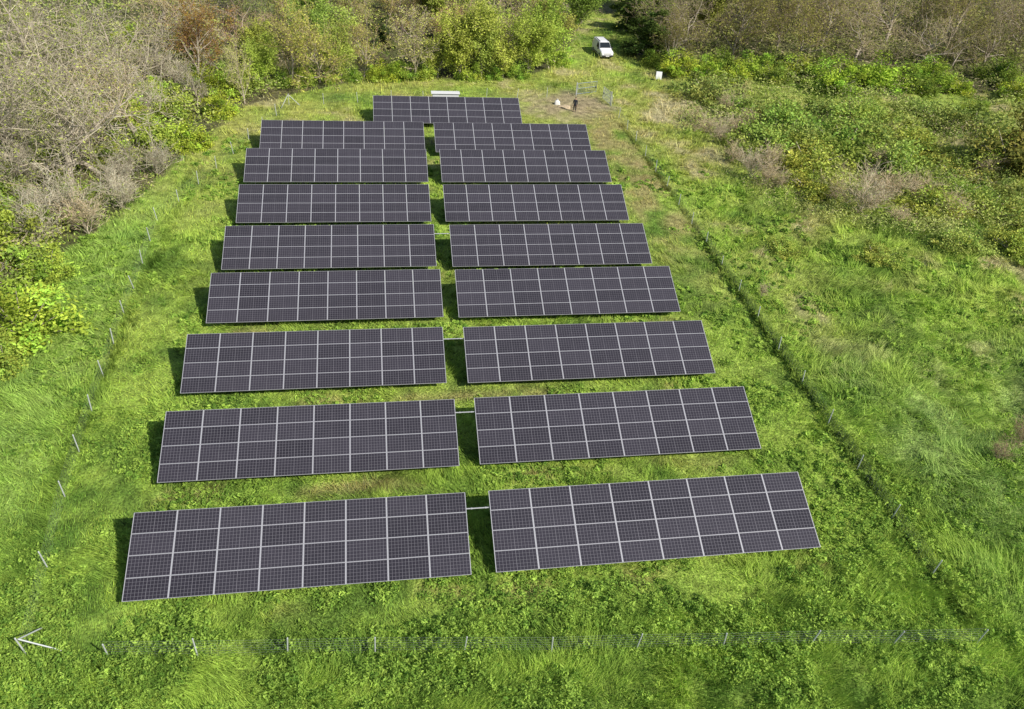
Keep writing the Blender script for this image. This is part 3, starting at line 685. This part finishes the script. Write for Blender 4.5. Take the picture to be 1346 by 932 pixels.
# ------------------------------------------------------------------ van
x, y = G(795, 77); r = empty('parked_van', (x+.1, y+2.3, H1(x, y+2)), rad(5)); r.scale = (1.12,)*3
tag(r, 'white van parked on the grassy track, front towards the arrays', 'van')
STN = [(-2.20, .32, .58, .64, .72, .60), (-2.12, .24, .76, .86, .85, .74), (-1.95, .22, .88, .98, .90, .80), (-1.15, .22, 1.0, 1.14, .92, .82),
       (-.40, .22, 1.05, 1.78, .92, .73), (-.05, .22, 1.05, 1.88, .92, .74), (1.3, .22, 1.05, 1.90, .92, .76), (2.05, .24, 1.05, 1.86, .91, .76), (2.2, .34, 1.0, 1.68, .86, .72)]
vs = []; fs = []
for (yy, zl, zb, zt, wb, wt) in STN:
    vs += [(-wb+.06, yy, zl), (-wb, yy, zl+.2), (-wb, yy, zb), (-wt, yy, zt-.03), (-wt*.6, yy, zt+.01), (wt*.6, yy, zt+.01), (wt, yy, zt-.03), (wb, yy, zb), (wb, yy, zl+.2), (wb-.06, yy, zl)]
for i in range(len(STN)-1):
    for j in range(10): fs.append((i*10+j, i*10+(j+1) % 10, (i+1)*10+(j+1) % 10, (i+1)*10+j))
fs += [tuple(range(9, -1, -1)), tuple(range((len(STN)-1)*10, len(STN)*10))]
MB().add(vs, fs).build('body', M_WHITE, r, False, .03)
def quad(name, pts, mat, off):
    p = [Vector(q) for q in pts]; n = (p[1]-p[0]).cross(p[2]-p[0]).normalized()
    a = [q+n*off for q in p]; b = [q-n*.01 for q in p]; k = len(p)
    return MB().add(a+b, [tuple(range(k)), tuple(range(2*k-1, k-1, -1))]+[(i, k+i, k+(i+1) % k, (i+1) % k) for i in range(k)]).build(name, mat, r)
quad('windscreen', [(-.78, -1.08, 1.20), (.78, -1.08, 1.20), (.67, -.44, 1.755), (-.67, -.44, 1.755)], M_GLASS, .022)
for s in (-1, 1):
    q = [(s*.905, -.95, 1.10), (s*.905, .15, 1.10), (s*.785, .15, 1.68), (s*.80, -.42, 1.62)]
    quad('side_window', q if s > 0 else q[::-1], M_GLASS, .02)
    q = [(s*.80, -2.135, .66), (s*.84, -1.98, .72), (s*.82, -1.9, .93), (s*.70, -2.06, .88)]
    quad('headlight', q if s > 0 else q[::-1], M_LAMP, .03)
    mb = MB().box((s*1.04, -.92, 1.14), (.2, .1, .22)).box((s*.94, -.9, 1.08), (.1, .05, .05)); mb.build('wing_mirror', M_DARK, r)
    MB().box((s*.935, .5, .45), (.03, 2.2, .12)).build('sill_trim', M_DARK, r)
    MB().box((s*.80, 2.2, 1.15), (.12, .06, .45)).build('tail_light', M_RED, r)
    for yy in (-1.38, 1.35):
        wl_ = MB().tube((s*.76, yy, .33), (s*.955, yy, .33), .33, n=20).build('wheel', M_TYRE, r)
        MB().tube((s*.95, yy, .33), (s*.965, yy, .33), .2, n=16).build('rim', M_STEEL, wl_)
MB().box((0, -2.17, .40), (1.62, .16, .24)).build('bumper', M_DARK, r, bevel=.03)
MB().box((0, -2.165, .67), (1.0, .06, .12)).build('grille', M_DARK, r)
MB().box((0, -2.265, .42), (.5, .02, .11)).build('number_plate', M_WHITE, r)
for s in (-.62, .62): MB().box((s, .6, 1.915), (.05, 2.2, .04)).build('roof_rail', M_DARK, r)

# ------------------------------------------------------------------ person
def skin(name, pts, edges, mat, parent, root=0, sub=1):
    me = bpy.data.meshes.new(name); me.from_pydata([p[:3] for p in pts], edges, []); me.materials.append(mat)
    o = link(name, me, parent); o.modifiers.new('skin', 'SKIN')
    for i, p in enumerate(pts):
        d = me.skin_vertices[0].data[i]; d.radius = (p[3], p[4] if len(p) > 4 else p[3]); d.use_root = (i == root)
    s = o.modifiers.new('sub', 'SUBSURF'); s.levels = sub; s.render_levels = sub
    return o
M_SKIN = pm('skin', (.50, .30, .22), .55, 0, .06); M_JACK = pm('dark_jacket', (.025, .028, .04), .85); M_TROU = pm('dark_trousers', (.03, .03, .038), .9)
M_HAIR = pm('brown_hair', (.05, .03, .02), .8)
x, y = G(755, 147); pr = empty('person', (x, y, H1(x, y)+.02), rad(-25)); pr.scale = (1.06,)*3; tag(pr, 'person in dark jacket and trousers standing on bare soil near the gate', 'person')
B = [(0, 0, .95, .10, .08), (0, 0, 1.12, .09, .07), (0, .0, 1.32, .12, .08), (0, 0, 1.46, .055), (0, -.01, 1.54, .055), (0, -.015, 1.63, .085, .1), (0, -.01, 1.70, .075, .085), (0, -.11, 1.61, .014)]
E = [(0, 1), (1, 2), (2, 3), (3, 4), (4, 5), (5, 6), (5, 7)]
for s in (-1, 1):
    b = len(B)
    B += [(s*.10, 0, .86, .08), (s*.115, -.01, .50, .055), (s*.12, .02, .09, .04), (s*.14, -.15, .04, .032)]
    E += [(0, b), (b, b+1), (b+1, b+2), (b+2, b+3)]
    b = len(B)
    B += [(s*.18, 0, 1.40, .05), (s*.25, .02, 1.13, .04), (s*.26, -.08, .89, .028), (s*.262, -.11, .82, .036, .02)]
    E += [(2, b), (b, b+1), (b+1, b+2), (b+2, b+3)]
    h = b+3
    for k, (dx, L_) in enumerate(((-.03, .075), (-.01, .09), (.01, .085), (.028, .065))):
        b = len(B); B += [(s*.262, -.11+dx, .775, .009), (s*.255, -.12+dx, .775-L_, .008)]; E += [(h, b), (b, b+1)]
    b = len(B); B += [(s*.235, -.15, .82, .011), (s*.225, -.165, .775, .009)]; E += [(h, b), (b, b+1)]
skin('body', B, E, M_SKIN, pr)
J = [(0, 0, .80, .20, .15), (0, 0, .95, .185, .14), (0, 0, 1.12, .165, .13), (0, 0, 1.33, .19, .135), (0, 0, 1.46, .08)]; E = [(0, 1), (1, 2), (2, 3), (3, 4)]
for s in (-1, 1):
    b = len(J); J += [(s*.19, 0, 1.40, .08), (s*.25, .02, 1.13, .065), (s*.26, -.075, .905, .05)]; E += [(3, b), (b, b+1), (b+1, b+2)]
skin('jacket', J, E, M_JACK, pr)
T_ = [(0, 0, 1.0, .15, .12), (0, 0, .90, .165, .13)]; E = [(0, 1)]
for s in (-1, 1):
    b = len(T_); T_ += [(s*.105, 0, .80, .115), (s*.115, -.01, .50, .085), (s*.12, .02, .11, .065)]; E += [(1, b), (b, b+1), (b+1, b+2)]
skin('trousers', T_, E, M_TROU, pr)
for s in (-1, 1): skin('shoe', [(s*.12, .05, .05, .055), (s*.13, -.06, .045, .055), (s*.14, -.18, .035, .045)], [(0, 1), (1, 2)], M_DARK, pr)
skin('hair', [(0, .03, 1.62, .085), (0, .02, 1.72, .1), (0, -.05, 1.745, .07)], [(0, 1), (1, 2)], M_HAIR, pr)
for s in (-1, 1):
    MB().tube((s*.034, -.10, 1.64), (s*.034, -.112, 1.64), .011, .006).build('eye', M_DARK, pr)
    MB().box((s*.088, -.01, 1.62), (.02, .035, .06)).build('ear', M_SKIN, pr, bevel=.008)
MB().box((0, -.108, 1.575), (.045, .012, .01)).build('mouth', pm('lips', (.35, .14, .12), .6), pr)
